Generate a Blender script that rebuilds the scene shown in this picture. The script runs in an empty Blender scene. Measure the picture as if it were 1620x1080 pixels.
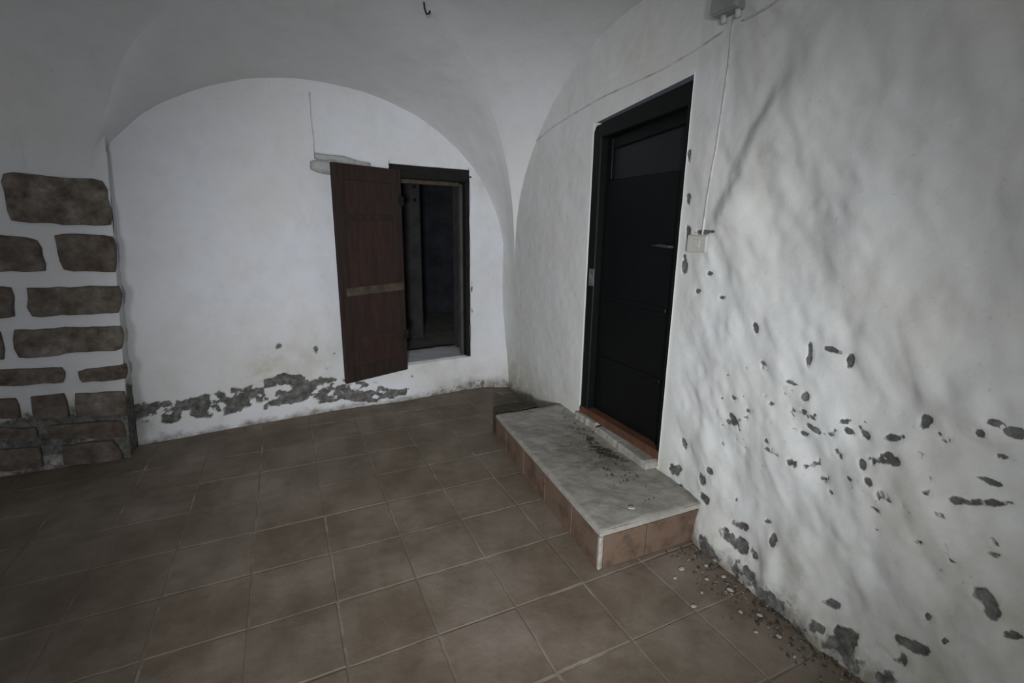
import bpy, bmesh, math, random
import numpy as np
from mathutils import Vector, Matrix

sc = bpy.context.scene
C = sc.collection

# ------------------------------------------------------------------ camera, light, exposure
EYE = 1.45
yaw, pitch, roll = (math.radians(v) for v in (25.6, 13.3, 0.82))
f0 = Vector((math.sin(yaw), math.cos(yaw), 0)); r0 = Vector((math.cos(yaw), -math.sin(yaw), 0)); u0 = Vector((0, 0, 1))
fw = math.cos(pitch) * f0 - math.sin(pitch) * u0
up = math.cos(pitch) * u0 + math.sin(pitch) * f0
rt = math.cos(roll) * r0 + math.sin(roll) * up
up = math.cos(roll) * up - math.sin(roll) * r0
cam_d = bpy.data.cameras.new('camera'); cam = bpy.data.objects.new('camera', cam_d); C.objects.link(cam)
cam.matrix_world = Matrix(((rt.x, up.x, -fw.x, 0), (rt.y, up.y, -fw.y, 0), (rt.z, up.z, -fw.z, EYE), (0, 0, 0, 1)))
cam_d.sensor_width = 36; cam_d.lens = 36 * 750 / 1620; cam_d.clip_start = 0.02
sc.camera = cam

w = bpy.data.worlds.new('world'); sc.world = w; w.use_nodes = True
w.node_tree.nodes['Background'].inputs[0].default_value = (0.6, 0.7, 0.85, 1)
w.node_tree.nodes['Background'].inputs[1].default_value = 0.05

def aim(o, target):
    d = Vector(target) - o.location
    o.rotation_euler = d.to_track_quat('-Z', 'Y').to_euler()

# added unseen spot behind the camera, placed to fit the wall brightness
ld = bpy.data.lights.new('added_spot', 'SPOT'); ld.energy = 535; ld.color = (0.97, 0.985, 1.0)
ld.spot_size = math.radians(61); ld.spot_blend = 1.0; ld.shadow_soft_size = 0.16
lamp = bpy.data.objects.new('added_spot', ld); C.objects.link(lamp); lamp.location = (-0.59, -1.48, 1.28)
aim(lamp, (1.01, 2.56, 0.74))
# added unseen soft light in the rear left corner, raises the ambient level
sd = bpy.data.lights.new('rear_fill', 'AREA'); sd.shape = 'RECTANGLE'; sd.size = 1.35; sd.size_y = 1.7; sd.energy = 57; sd.color = (0.95, 0.98, 1.0)
rear = bpy.data.objects.new('rear_fill', sd); C.objects.link(rear); rear.location = (-2.34, -2.35, 0.95); aim(rear, (-2.34 + math.sin(0.81), -2.35 + math.cos(0.81), 0.95))

sc.view_settings.view_transform = 'Standard'; sc.view_settings.look = 'None'
sc.view_settings.exposure = 0.0; sc.view_settings.gamma = 1.0; sc.view_settings.use_curve_mapping = False

# ------------------------------------------------------------------ numeric helpers
rng = np.random.RandomState(7)
random.seed(5)
TAB = rng.rand(256, 256)
def vnoise(x, y, seed=0):
    x = np.asarray(x, float) + seed * 17.31; y = np.asarray(y, float) + seed * 9.77
    xi = np.floor(x).astype(int); yi = np.floor(y).astype(int); fx = x - xi; fy = y - yi
    fx = fx * fx * fx * (fx * (fx * 6 - 15) + 10); fy = fy * fy * fy * (fy * (fy * 6 - 15) + 10)
    a = TAB[xi % 256, yi % 256]; b = TAB[(xi + 1) % 256, yi % 256]; c = TAB[xi % 256, (yi + 1) % 256]; d = TAB[(xi + 1) % 256, (yi + 1) % 256]
    return (a * (1 - fx) + b * fx) * (1 - fy) + (c * (1 - fx) + d * fx) * fy - 0.5
def fbm(x, y, oct=4, seed=0, gain=0.5):
    s = 0; a = 1
    for i in range(oct):
        s = s + a * vnoise(x * 2 ** i, y * 2 ** i, seed + i * 3); a *= gain
    return s
def sstep(a, b, x):
    t = np.clip((x - a) / (b - a), 0, 1); return t * t * (3 - 2 * t)
def axis(*segs):
    out = []
    for a, b, d in segs:
        n = max(1, int(round((b - a) / d))); out += list(np.linspace(a, b, n, endpoint=False))
    out.append(segs[-1][1]); return np.array(out)

# ------------------------------------------------------------------ object helpers
def finish(me, mat, smooth):
    if mat: me.materials.append(mat)
    if smooth: me.polygons.foreach_set('use_smooth', [True] * len(me.polygons))
    me.update()
def link(name, me, parent=None):
    o = bpy.data.objects.new(name, me); C.objects.link(o)
    if parent: o.parent = parent
    return o
def tag(o, label=None, cat=None, group=None, kind=None):
    if label: o['label'] = label
    if cat: o['category'] = cat
    if group: o['group'] = group
    if kind: o['kind'] = kind
    return o
def empty(name, loc=(0, 0, 0)):
    o = bpy.data.objects.new(name, None); C.objects.link(o); o.location = loc; o.empty_display_size = 0.1
    return o
def pydata(name, verts, faces, mat, parent=None, smooth=False, wear=None):
    me = bpy.data.meshes.new(name); me.from_pydata([tuple(v) for v in verts], [], [tuple(f) for f in faces])
    if wear is not None:
        at = me.attributes.new('wear', 'FLOAT_VECTOR', 'POINT'); at.data.foreach_set('vector', np.asarray(wear, np.float32).ravel())
    finish(me, mat, smooth)
    return link(name, me, parent)
def grid(name, P, mat, parent=None, wear=None, keep=None, smooth=True):
    """P: (n, m, 3) points; keep: (n-1, m-1) bool"""
    n, m = P.shape[:2]
    idx = np.arange(n * m).reshape(n, m)
    F = np.stack([idx[:-1, :-1], idx[1:, :-1], idx[1:, 1:], idx[:-1, 1:]], -1)
    F = F[keep] if keep is not None else F.reshape(-1, 4)
    used = np.zeros(n * m, bool); used[F.ravel()] = True
    remap = np.cumsum(used) - 1
    V = P.reshape(-1, 3)[used].astype(np.float32); F = remap[F]
    me = bpy.data.meshes.new(name)
    me.vertices.add(len(V)); me.vertices.foreach_set('co', V.ravel())
    me.loops.add(len(F) * 4); me.loops.foreach_set('vertex_index', F.ravel().astype(np.int32))
    me.polygons.add(len(F)); me.polygons.foreach_set('loop_start', np.arange(0, len(F) * 4, 4, dtype=np.int32))
    try: me.polygons.foreach_set('loop_total', np.full(len(F), 4, np.int32))
    except Exception: pass
    me.update(calc_edges=True); me.validate()
    if wear is not None:
        at = me.attributes.new('wear', 'FLOAT_VECTOR', 'POINT'); at.data.foreach_set('vector', wear.reshape(-1, 3)[used].astype(np.float32).ravel())
    finish(me, mat, smooth)
    return link(name, me, parent)
def prism(name, prof, o, u, v, n, depth, mat, parent=None, bev=0.0):
    """polygon prof (a, b) -> o + a*u + b*v, extruded by depth along n, rims bevelled"""
    bm = bmesh.new(); o, u, v, n = Vector(o), Vector(u), Vector(v), Vector(n)
    lo = [bm.verts.new(o + a * u + b * v) for a, b in prof]
    hi = [bm.verts.new(o + a * u + b * v + depth * n) for a, b in prof]
    bm.faces.new(lo); bm.faces.new(hi[::-1]); k = len(prof)
    for i in range(k): bm.faces.new((lo[i], hi[i], hi[(i + 1) % k], lo[(i + 1) % k]))
    bmesh.ops.recalc_face_normals(bm, faces=bm.faces)
    if bev: bmesh.ops.bevel(bm, geom=list(bm.edges), offset=bev, segments=1, affect='EDGES')
    me = bpy.data.meshes.new(name); bm.to_mesh(me); bm.free(); finish(me, mat, False)
    return link(name, me, parent)
def box(name, lo, hi, mat, parent=None, bev=0.003):
    return prism(name, [(lo[0], lo[1]), (hi[0], lo[1]), (hi[0], hi[1]), (lo[0], hi[1])], (0, 0, lo[2]), (1, 0, 0), (0, 1, 0), (0, 0, 1), hi[2] - lo[2], mat, parent, bev)
def tube(name, pts, rad, mat, parent=None, seg=8):
    pts = [Vector(p) for p in pts]; verts = []; faces = []
    rads = rad if isinstance(rad, (list, tuple)) else [rad] * len(pts)
    for i, p in enumerate(pts):
        d = (pts[min(i + 1, len(pts) - 1)] - pts[max(i - 1, 0)]).normalized()
        a = d.cross(Vector((0.31, 0.52, 0.8))).normalized(); b = d.cross(a)
        for k in range(seg):
            t = 2 * math.pi * k / seg; verts.append(p + rads[i] * (math.cos(t) * a + math.sin(t) * b))
    for i in range(len(pts) - 1):
        for k in range(seg):
            faces.append((i * seg + k, i * seg + (k + 1) % seg, (i + 1) * seg + (k + 1) % seg, (i + 1) * seg + k))
    faces.append(tuple(range(seg))[::-1]); faces.append(tuple(range((len(pts) - 1) * seg, len(pts) * seg)))
    return pydata(name, verts, faces, mat, parent, True)

# ------------------------------------------------------------------ materials
class NT:
    def __init__(s, name):
        s.m = bpy.data.materials.new(name); s.m.use_nodes = True; s.t = s.m.node_tree
        s.b = s.t.nodes['Principled BSDF']
        s.pos = s.t.nodes.new('ShaderNodeNewGeometry').outputs['Position']
    def lk(s, a, b): s.t.links.new(a, b)
    def noise(s, scale, detail=4, rough=0.55, vec=None, stretch=None, dist=0.0):
        n = s.t.nodes.new('ShaderNodeTexNoise'); n.inputs['Scale'].default_value = scale; n.inputs['Detail'].default_value = detail
        n.inputs['Roughness'].default_value = rough; n.inputs['Distortion'].default_value = dist
        v = vec or s.pos
        if stretch:
            mp = s.t.nodes.new('ShaderNodeMapping'); mp.inputs['Scale'].default_value = stretch; s.lk(v, mp.inputs[0]); v = mp.outputs[0]
        s.lk(v, n.inputs['Vector']); return n.outputs['Fac']
    def ramp(s, fac, *stops):
        r = s.t.nodes.new('ShaderNodeValToRGB'); e = r.color_ramp.elements
        while len(e) < len(stops): e.new(0.5)
        for el, (p, c) in zip(e, stops):
            el.position = p; el.color = (c, c, c, 1) if isinstance(c, (int, float)) else (*c, 1)
        s.lk(fac, r.inputs[0]); return r.outputs[0]
    def mix(s, fac, a, b, mode='MIX'):
        n = s.t.nodes.new('ShaderNodeMix'); n.data_type = 'RGBA'; n.blend_type = mode
        for i, v in ((0, fac), (6, a), (7, b)):
            if isinstance(v, (int, float)): n.inputs[i].default_value = v
            elif isinstance(v, tuple): n.inputs[i].default_value = (*v, 1)
            else: s.lk(v, n.inputs[i])
        return n.outputs[2]
    def math(s, op, a, b=0.0):
        n = s.t.nodes.new('ShaderNodeMath'); n.operation = op
        for i, v in ((0, a), (1, b)):
            if isinstance(v, (int, float)): n.inputs[i].default_value = v
            else: s.lk(v, n.inputs[i])
        return n.outputs[0]
    def bump(s, h, strength, dist, prev=None):
        n = s.t.nodes.new('ShaderNodeBump'); n.inputs['Strength'].default_value = strength; n.inputs['Distance'].default_value = dist
        s.lk(h, n.inputs['Height'])
        if prev: s.lk(prev, n.inputs['Normal'])
        return n.outputs[0]
    def done(s, col, rough, normal=None, spec=0.3, metal=0.0):
        if isinstance(col, tuple): s.b.inputs['Base Color'].default_value = (*col, 1)
        else: s.lk(col, s.b.inputs['Base Color'])
        if isinstance(rough, (int, float)): s.b.inputs['Roughness'].default_value = rough
        else: s.lk(rough, s.b.inputs['Roughness'])
        s.b.inputs['Specular IOR Level'].default_value = spec; s.b.inputs['Metallic'].default_value = metal
        if normal: s.lk(normal, s.b.inputs['Normal'])
        return s.m

def m_plaster(name, white=(0.60, 0.615, 0.645), warm=(0.565, 0.56, 0.535), relief=0.5):
    t = NT(name)
    a = t.t.nodes.new('ShaderNodeAttribute'); a.attribute_name = 'wear'
    sp = t.t.nodes.new('ShaderNodeSeparateXYZ'); t.lk(a.outputs['Vector'], sp.inputs[0])
    peel, stain, dirt = sp.outputs
    base = t.mix(t.ramp(t.noise(1.7, 5, 0.6), (0.36, 0.0), (0.66, 1.0)), white, warm)
    base = t.mix(t.ramp(t.noise(7, 6, 0.65), (0.45, 0.0), (0.75, 0.45)), base, (0.57, 0.575, 0.575))
    base = t.mix(t.ramp(t.noise(45, 3, 0.6), (0.66, 0.0), (0.74, 0.35)), base, (0.40, 0.39, 0.36))
    # ochre damp stains
    sf = t.math('MULTIPLY', stain, t.ramp(t.noise(9, 5, 0.65), (0.32, 0.25), (0.66, 1.0)))
    base = t.mix(sf, base, (0.42, 0.40, 0.30))
    # dirt from the floor
    df = t.math('MULTIPLY', dirt, t.ramp(t.noise(14, 6, 0.7), (0.30, 0.2), (0.62, 1.0)))
    base = t.mix(df, base, t.mix(t.noise(20, 4), (0.10, 0.082, 0.06), (0.22, 0.195, 0.16)))
    # peeled coats
    pk = t.math('ADD', peel, t.math('MULTIPLY', t.math('SUBTRACT', t.noise(38, 5, 0.65), 0.5), 0.55))
    pf = t.ramp(pk, (0.42, 0.0), (0.58, 1.0))
    pc = t.ramp(t.noise(24, 5, 0.7), (0.28, (0.050, 0.047, 0.043)), (0.48, (0.115, 0.112, 0.108)), (0.72, (0.24, 0.238, 0.23)))
    col = t.mix(pf, base, pc)
    n1 = t.bump(t.noise(11, 6, 0.6), relief * 0.55, 0.02)
    n2 = t.bump(t.noise(70, 4, 0.6), relief * 0.35, 0.006, n1)
    n3 = t.bump(t.math('SUBTRACT', 1.0, pf), 0.5, 0.006, n2)
    return t.done(col, 0.92, n3, 0.15)

def m_stone():
    t = NT('dark_ashlar_stone'); oi = t.t.nodes.new('ShaderNodeObjectInfo')
    c = t.ramp(t.noise(13, 6, 0.65), (0.30, (0.065, 0.052, 0.043)), (0.48, (0.150, 0.130, 0.110)), (0.62, (0.22, 0.20, 0.178)), (0.74, (0.33, 0.325, 0.31)))
    c = t.mix(t.math('MULTIPLY', oi.outputs['Random'], 0.5), c, (0.085, 0.056, 0.043))
    n = t.bump(t.noise(22, 6, 0.65), 0.6, 0.02)
    return t.done(c, 0.9, n, 0.2)

def m_tile(name='terracotta_floor_tile'):
    t = NT(name); oi = t.t.nodes.new('ShaderNodeObjectInfo')
    c = t.ramp(t.noise(5, 7, 0.68), (0.30, (0.128, 0.100, 0.074)), (0.52, (0.190, 0.154, 0.117)), (0.72, (0.255, 0.216, 0.172)))
    c = t.mix(t.math('MULTIPLY', oi.outputs['Random'], 0.45), c, (0.142, 0.108, 0.076))
    c = t.mix(t.ramp(t.noise(2.4, 6, 0.65), (0.44, 0.0), (0.70, 0.85)), c, (0.30, 0.252, 0.21))
    c = t.mix(t.ramp(t.noise(1.1, 4, 0.6), (0.42, 0.0), (0.62, 0.45)), c, (0.115, 0.09, 0.064))
    c = t.mix(t.ramp(t.noise(60, 3, 0.7), (0.66, 0.0), (0.76, 0.5)), c, (0.085, 0.07, 0.055))
    c = t.mix(t.ramp(t.noise(26, 4, 0.7), (0.70, 0.0), (0.76, 0.45)), c, (0.38, 0.35, 0.31))
    n = t.bump(t.noise(30, 5, 0.6), 0.25, 0.008)
    return t.done(c, t.ramp(t.noise(6, 4), (0.3, 0.62), (0.7, 0.88)), n, 0.3)

def m_simple(name, c1, c2, scale=20, rough=0.85, bump=0.3, spec=0.25, stretch=None, metal=0.0, c3=None):
    t = NT(name)
    stops = [(0.3, c1), (0.7, c2)] if c3 is None else [(0.28, c1), (0.5, c2), (0.7, c3)]
    h = t.noise(scale, 5, 0.65, stretch=stretch)
    return t.done(t.ramp(h, *stops), rough, t.bump(h, bump, 0.008), spec, metal)

def m_concrete():
    t = NT('worn_concrete')
    a = t.t.nodes.new('ShaderNodeAttribute'); a.attribute_name = 'wear'
    sp = t.t.nodes.new('ShaderNodeSeparateXYZ'); t.lk(a.outputs['Vector'], sp.inputs[0])
    c = t.ramp(t.noise(6, 6, 0.65), (0.3, (0.27, 0.255, 0.225)), (0.7, (0.40, 0.382, 0.345)))
    c = t.mix(t.ramp(t.noise(55, 4, 0.7), (0.62, 0.0), (0.74, 0.6)), c, (0.14, 0.13, 0.11))
    mo = t.math('MULTIPLY', sp.outputs[1], t.ramp(t.noise(18, 5, 0.7), (0.34, 0.2), (0.58, 1.0)))
    c = t.mix(mo, c, (0.145, 0.132, 0.082))
    c = t.mix(t.ramp(t.noise(11, 6, 0.7), (0.5, 0.0), (0.7, 0.55)), c, (0.20, 0.185, 0.15))
    di = t.ramp(t.math('ADD', sp.outputs[0], t.math('MULTIPLY', t.math('SUBTRACT', t.noise(40, 5, 0.7), 0.5), 0.9)), (0.42, 0.0), (0.58, 0.9))
    c = t.mix(di, c, (0.055, 0.05, 0.04))
    n = t.bump(t.noise(16, 6, 0.65), 0.5, 0.012)
    return t.done(c, 0.93, n, 0.15)

M_WALL = m_plaster('whitewashed_plaster', (0.69, 0.71, 0.765), (0.665, 0.67, 0.68))
M_ROUGH = m_plaster('rough_whitewashed_plaster', white=(0.705, 0.725, 0.735), warm=(0.67, 0.665, 0.635), relief=0.30)
M_VAULT = m_plaster('whitewashed_vault_plaster', (0.69, 0.705, 0.735), (0.67, 0.675, 0.67), 0.3)
M_STONE = m_stone()
M_TILE = m_tile()
M_GROUT = m_simple('dusty_tile_grout', (0.135, 0.110, 0.086), (0.190, 0.160, 0.128), 4.0, c3=(0.40, 0.37, 0.33), rough=0.95, bump=0.3) # 0.95, 0.3)
M_CONC = m_concrete()
M_RISER = m_simple('reddish_riser_tile', (0.062, 0.046, 0.037), (0.150, 0.098, 0.068), 9, 0.7, 0.2, 0.3, c3=(0.14, 0.115, 0.095))
M_MORTAR = m_simple('pale_mortar', (0.24, 0.22, 0.19), (0.42, 0.40, 0.37), 30, 0.95, 0.5)
M_BLACK = m_simple('black_painted_steel', (0.0022, 0.0025, 0.0031), (0.0036, 0.0042, 0.0048), 12, 0.5, 0.05, 0.22)
M_BLACKF = m_simple('greenish_black_frame_paint', (0.003, 0.0038, 0.0038), (0.006, 0.0074, 0.007), 16, 0.55, 0.1, 0.22)
M_PLATE = m_simple('worn_grey_metal', (0.06, 0.075, 0.075), (0.20, 0.20, 0.21), 25, 0.5, 0.2, 0.4)
M_HANDLE = m_simple('dull_handle_metal', (0.022, 0.02, 0.022), (0.04, 0.038, 0.04), 20, 0.45, 0.1, 0.4)
M_RUST = m_simple('rusty_orange_threshold', (0.055, 0.045, 0.04), (0.10, 0.046, 0.027), 11, 0.85, 0.4, 0.2, c3=(0.15, 0.062, 0.032))
M_WOOD = m_simple('dark_brown_painted_wood', (0.017, 0.0115, 0.0095), (0.034, 0.021, 0.017), 9, 0.75, 0.25, 0.25, stretch=(4, 4, 0.5))
M_WOODP = m_simple('reddish_brown_door_panel', (0.021, 0.0125, 0.0105), (0.043, 0.023, 0.019), 8, 0.75, 0.25, 0.25, stretch=(4, 4, 0.6))
M_WOODD = m_simple('dusty_brown_rail', (0.035, 0.027, 0.02), (0.095, 0.078, 0.058), 11, 0.85, 0.3, 0.2)
M_FRAME = m_simple('black_brown_timber', (0.0075, 0.007, 0.007), (0.017, 0.015, 0.014), 10, 0.8, 0.3, 0.2, stretch=(0.6, 4, 4))
M_BATTEN = m_simple('whitewashed_grey_timber', (0.16, 0.17, 0.15), (0.42, 0.43, 0.42), 12, 0.9, 0.4, 0.2, stretch=(0.8, 5, 5), c3=(0.33, 0.34, 0.32))
M_INROOM = m_simple('dimmed_blue_grey_plaster', (0.018, 0.020, 0.024), (0.045, 0.048, 0.056), 3.5, 0.95, 0.4, 0.1)  # darkness of the unlit inner room put into the plaster colour
M_INFLOOR = m_simple('dusty_grey_inner_floor', (0.16, 0.15, 0.14), (0.26, 0.25, 0.23), 6, 0.95, 0.4, 0.1)
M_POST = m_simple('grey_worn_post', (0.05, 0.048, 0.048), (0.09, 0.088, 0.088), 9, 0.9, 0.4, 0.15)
M_INPOST = m_simple('dimmed_grey_post', (0.026, 0.026, 0.028), (0.058, 0.057, 0.058), 5, 0.9, 0.4, 0.15)  # post colour lowered for the dimness of the inner room
M_HOLE = m_simple('dark_bolt_hole', (0.006, 0.006, 0.008), (0.01, 0.01, 0.012), 20, 0.9, 0.1)
M_CABLE = m_simple('grey_painted_cable', (0.30, 0.30, 0.29), (0.56, 0.56, 0.55), 9, 0.85, 0.2, c3=(0.66, 0.665, 0.66))
M_JBOX = m_simple('grey_painted_junction_box', (0.24, 0.255, 0.25), (0.33, 0.34, 0.33), 14, 0.8, 0.2)
M_SWITCH = m_simple('limewashed_switch_plate', (0.44, 0.44, 0.395), (0.52, 0.52, 0.48), 14, 0.8, 0.3)
M_DIRT = m_simple('dark_earth_crumbs', (0.04, 0.035, 0.027), (0.10, 0.088, 0.065), 40, 0.95, 0.3)
M_SHADE = m_simple('painted_corner_shade', (0.035, 0.031, 0.02), (0.075, 0.068, 0.045), 18, 0.95, 0.6)  # shade of the corner behind the step, put into a dark colour
M_FLAKE = m_simple('white_plaster_flake', (0.36, 0.35, 0.32), (0.56, 0.55, 0.52), 30, 0.9, 0.2)

# ------------------------------------------------------------------ floor
PX, PY = 0.0775, 1.412; TS = 0.3165
floor = pydata('floor', [(-3.7, -2.7, -0.0018), (2.0, -2.7, -0.0018), (2.0, 4.3, -0.0018), (-3.7, 4.3, -0.0018)], [(0, 1, 2, 3)], M_GROUT)
tag(floor, 'brown square terracotta tile floor of the vaulted room', kind='structure')
def tile_geo(ts, x0=0.0, y0=0.0):
    h = ts / 2; q = 0.0035
    v = [(x0 + sx * (h - i * q), y0 + sy * (h - i * q), z) for i, z in ((0, -0.012), (0, -0.0022), (1, 0.0)) for sx, sy in ((-1, -1), (1, -1), (1, 1), (-1, 1))]
    f = [(8, 9, 10, 11)] + [(4 * k + i, 4 * k + (i + 1) % 4, 4 * k + 4 + (i + 1) % 4, 4 * k + 4 + i) for k in (0, 1) for i in range(4)]
    return v, f
tv, tf = tile_geo(TS - 0.005)
tile_me = bpy.data.meshes.new('tile'); tile_me.from_pydata(tv, [], tf); finish(tile_me, M_TILE, False)
rv, rf = [], []
for i in range(-13, 6):
    for j in range(-13, 9):
        cx, cy = PX + (i + 0.5) * TS, PY + (j + 0.5) * TS
        if cx > 1.80 or cy > 4.1 or cx < -3.55 or cy < -2.55: continue
        if cy > 0.35 and cx > -0.42 * cy - 0.75:
            o = link('tile', tile_me, floor); o.location = (cx, cy, random.uniform(-0.0006, 0.0008))
            o.rotation_euler = (random.uniform(-0.0035, 0.0035), random.uniform(-0.0035, 0.0035), random.uniform(-0.009, 0.009)); o.location.x += random.uniform(-0.0025, 0.0025); o.location.y += random.uniform(-0.0025, 0.0025)
        else:
            v, f = tile_geo(TS - 0.007, cx, cy); b = len(rv); rv += v; rf += [tuple(b + k for k in q) for q in f]
tag(pydata('tile_field', rv, rf, M_TILE, floor), kind='stuff')

# ------------------------------------------------------------------ back wall (lunette) with the small doorway
def yb(x): return 3.84 + 0.11 * x
ox0, ox1, oz0, oz1 = 0.80, 1.49, 0.30, 1.935
xs = axis((-1.25, ox0, 0.0115), (ox0, ox1, 0.0115), (ox1, 2.05, 0.0115)); zs = axis((-0.03, oz0, 0.0105), (oz0, oz1, 0.0115), (oz1, 2.62, 0.0125))
X, Z = np.meshgrid(xs, zs, indexing='ij')
cor = 0.15 * sstep(1.52, 1.86, X) * sstep(0.9, 0.05, Z)
bulge = 0.06 * np.exp(-((Z - 0.05) / 0.22) ** 2) * sstep(0.2, 0.9, X) * sstep(2.2, 1.4, X)
disp = 0.020 * fbm(X * 1.6, Z * 1.6, 3, 1) + 0.009 * fbm(X * 6, Z * 6, 4, 2)
# peeled band above the floor
top = np.interp(X, [-1.0, -0.6, -0.35, -0.1, 0.1, 0.45, 0.7, 2], [0.31, 0.29, 0.32, 0.37, 0.33, 0.24, 0.12, 0.03])
bot = np.interp(X, [-1.0, -0.6, -0.3, 0.0, 0.3, 0.6, 2], [0.13, 0.115, 0.115, 0.10, 0.075, 0.03, 0.0])
edge = 0.05 * fbm(X * 8, Z * 8, 4, 5)
band = sstep(bot - 0.03, bot + 0.03, Z + edge) * sstep(top + 0.03, top - 0.03, Z - edge)
nz = fbm(X * 11, Z * 13, 5, 9, 0.65)
peel = band * (np.interp(X, [-1.0, -0.62, -0.5, 0.2, 0.6, 1], [0.80, 0.74, 0.82, 0.80, 0.66, 0.2]) + 1.15 * nz)
for cx, cz, rx, rz, a in [(-0.09, 0.585, 0.05, 0.045, 0.62), (0.17, 0.52, 0.03, 0.05, 0.6), (0.245, 0.36, 0.045, 0.03, 0.66), (0.20, 0.43, 0.05, 0.05, 0.48), (0.02, 0.30, 0.05, 0.04, 0.6), (0.10, 0.56, 0.02, 0.02, 0.5), (0.30, 0.47, 0.02, 0.02, 0.5),
                          (1.515, 0.93, 0.022, 0.10, 0.62), (1.515, 0.72, 0.018, 0.06, 0.55), (0.48, 0.15, 0.06, 0.05, 0.55), (0.60, 0.19, 0.05, 0.02, 0.5), (0.92, 0.20, 0.02, 0.015, 0.6), (-0.20, 0.46, 0.02, 0.02, 0.5), (-0.62, 0.245, 0.07, 0.03, 0.7), (-0.45, 0.22, 0.09, 0.03, 0.6)]:
    peel = np.maximum(peel, a * np.exp(-((X - cx) / rx) ** 2 - ((Z - cz) / rz) ** 2) * (1 + 0.5 * nz))
stain = 1.15 * np.exp(-((Z - 0.42) / 0.20) ** 2) * (0.45 + 0.9 * fbm(X * 2.3, Z * 2.3, 3, 4)) + 0.35 * np.exp(-((Z - 0.10) / 0.15) ** 2) * sstep(0.5, 1.3, X)
stain = stain + 0.5 * np.exp(-((X - 1.60) / 0.10) ** 2 - ((Z - 1.85) / 0.12) ** 2)
dirt = 0.9 * sstep(0.055, 0.0, Z + 0.04 * nz) + 0.75 * sstep(0.13, 0.02, Z + 0.05 * nz) * sstep(0.9, 1.5, X)
dirt = dirt + 0.55 * np.exp(-((X + 0.97) / 0.10) ** 2 - ((Z - 0.16) / 0.08) ** 2)
depth = disp - 0.006 * sstep(0.44, 0.54, peel)
P = np.stack([X, yb(X) - cor - bulge - depth, Z], -1)
cxm = 0.5 * (xs[1:] + xs[:-1])[:, None]; czm = 0.5 * (zs[1:] + zs[:-1])[None, :]
keep = ~((cxm > ox0) & (cxm < ox1) & (czm > oz0) & (czm < oz1))
wear = np.stack([peel, np.clip(stain, 0, 1), np.clip(dirt, 0, 1)], -1)
wall_back = grid('wall_back', P, M_WALL, wear=wear, keep=keep)
tag(wall_back, 'whitewashed back wall under the arch, peeling above the floor', kind='structure')
# reveal of the doorway, running into the wall thickness
def reveal(name, a, b, mat, thick=0.45):
    n, m = 14, 24
    U = np.linspace(0, 1, m)[None, :]; T = np.linspace(-0.012, thick, n)[:, None]
    xx = a[0] + (b[0] - a[0]) * U + 0 * T; zz = a[1] + (b[1] - a[1]) * U + 0 * T
    yy = yb(xx) + T
    j = 0.008 * fbm(xx * 9 + T * 7, zz * 9 + T * 5, 3, 12)
    if abs(a[0] - b[0]) < 1e-6: xx = xx + j
    else: zz = zz + j - 0.06 * sstep(0.0, -0.012, T)
    return grid(name, np.stack([xx, yy, zz], -1), mat, wall_back)
reveal('reveal', (ox1, oz0 - 0.02), (ox1, oz1 + 0.02), M_POST); reveal('reveal', (ox0, oz0 - 0.02), (ox0, oz1 + 0.02), M_POST)
reveal('reveal', (ox0 - 0.02, oz1), (ox1 + 0.02, oz1), M_POST)
reveal('sill', (ox0 - 0.02, oz0), (ox1 + 0.02, oz0), M_WALL)

# dark room behind the small doorway
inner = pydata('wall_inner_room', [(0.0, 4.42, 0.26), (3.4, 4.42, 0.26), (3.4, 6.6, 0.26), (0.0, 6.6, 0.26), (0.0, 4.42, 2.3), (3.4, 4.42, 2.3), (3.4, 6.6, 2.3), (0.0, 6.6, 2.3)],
               [(3, 2, 6, 7), (2, 1, 5, 6), (0, 3, 7, 4), (4, 5, 6, 7)], M_INROOM)
tag(inner, 'dark room seen through the open brown door', kind='structure')
pydata('inner_floor', [(0.0, 4.2, 0.262), (3.4, 4.2, 0.262), (3.4, 6.6, 0.262), (0.0, 6.6, 0.262)], [(0, 1, 2, 3)], M_INFLOOR, inner)
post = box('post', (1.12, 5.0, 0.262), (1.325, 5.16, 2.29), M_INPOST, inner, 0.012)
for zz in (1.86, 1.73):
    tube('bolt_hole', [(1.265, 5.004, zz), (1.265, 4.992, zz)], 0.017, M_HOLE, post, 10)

# ------------------------------------------------------------------ right wall with the black door
def xw(y): return np.interp(y, [-2.6, 0.6, 1.4, 1.75, 2.6, 3.3, 4.15], [1.66, 1.67, 1.70, 1.735, 1.752, 1.785, 1.84])
dy0, dy1, dz0, dz1 = 1.768, 2.565, 0.21, 2.10
ys = axis((-2.65, 0.3, 0.03), (0.3, dy0, 0.0085), (dy0, dy1, 0.0105), (dy1, 4.2, 0.0145)); zs = axis((-0.03, dz0, 0.0085), (dz0, dz1, 0.0095), (dz1, 2.75, 0.0125))
Y, Z = np.meshgrid(ys, zs, indexing='ij')
def door_top(y): return 2.105 + (2.165 - y) * 0.085
warp = np.exp(-((Z - dz1) / 0.16) ** 2)
Zw = Z + warp * (door_top(np.clip(Y, 1.5, 2.8)) - dz1)
calm = sstep(1.50, 1.80, Y) * 0.85                                        # flatter plaster past the door
c30, s30 = math.cos(0.6), math.sin(0.6)
ya, za = Y * c30 - Z * s30, Y * s30 + Z * c30                             # ridges running up towards the near side
amp = (1 - calm)
near = sstep(1.65, 1.0, Y)
disp = amp * (0.034 * fbm(ya * 3.4, za * 1.5, 3, 21) + 0.016 * fbm(ya * 8, za * 4.5, 3, 24)) + 0.0022 * fbm(Y * 16, Z * 16, 3, 27)
disp = disp + 0.022 * near * (np.abs(fbm(ya * 4, za * 2.2, 3, 31)) - 0.12)
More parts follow.
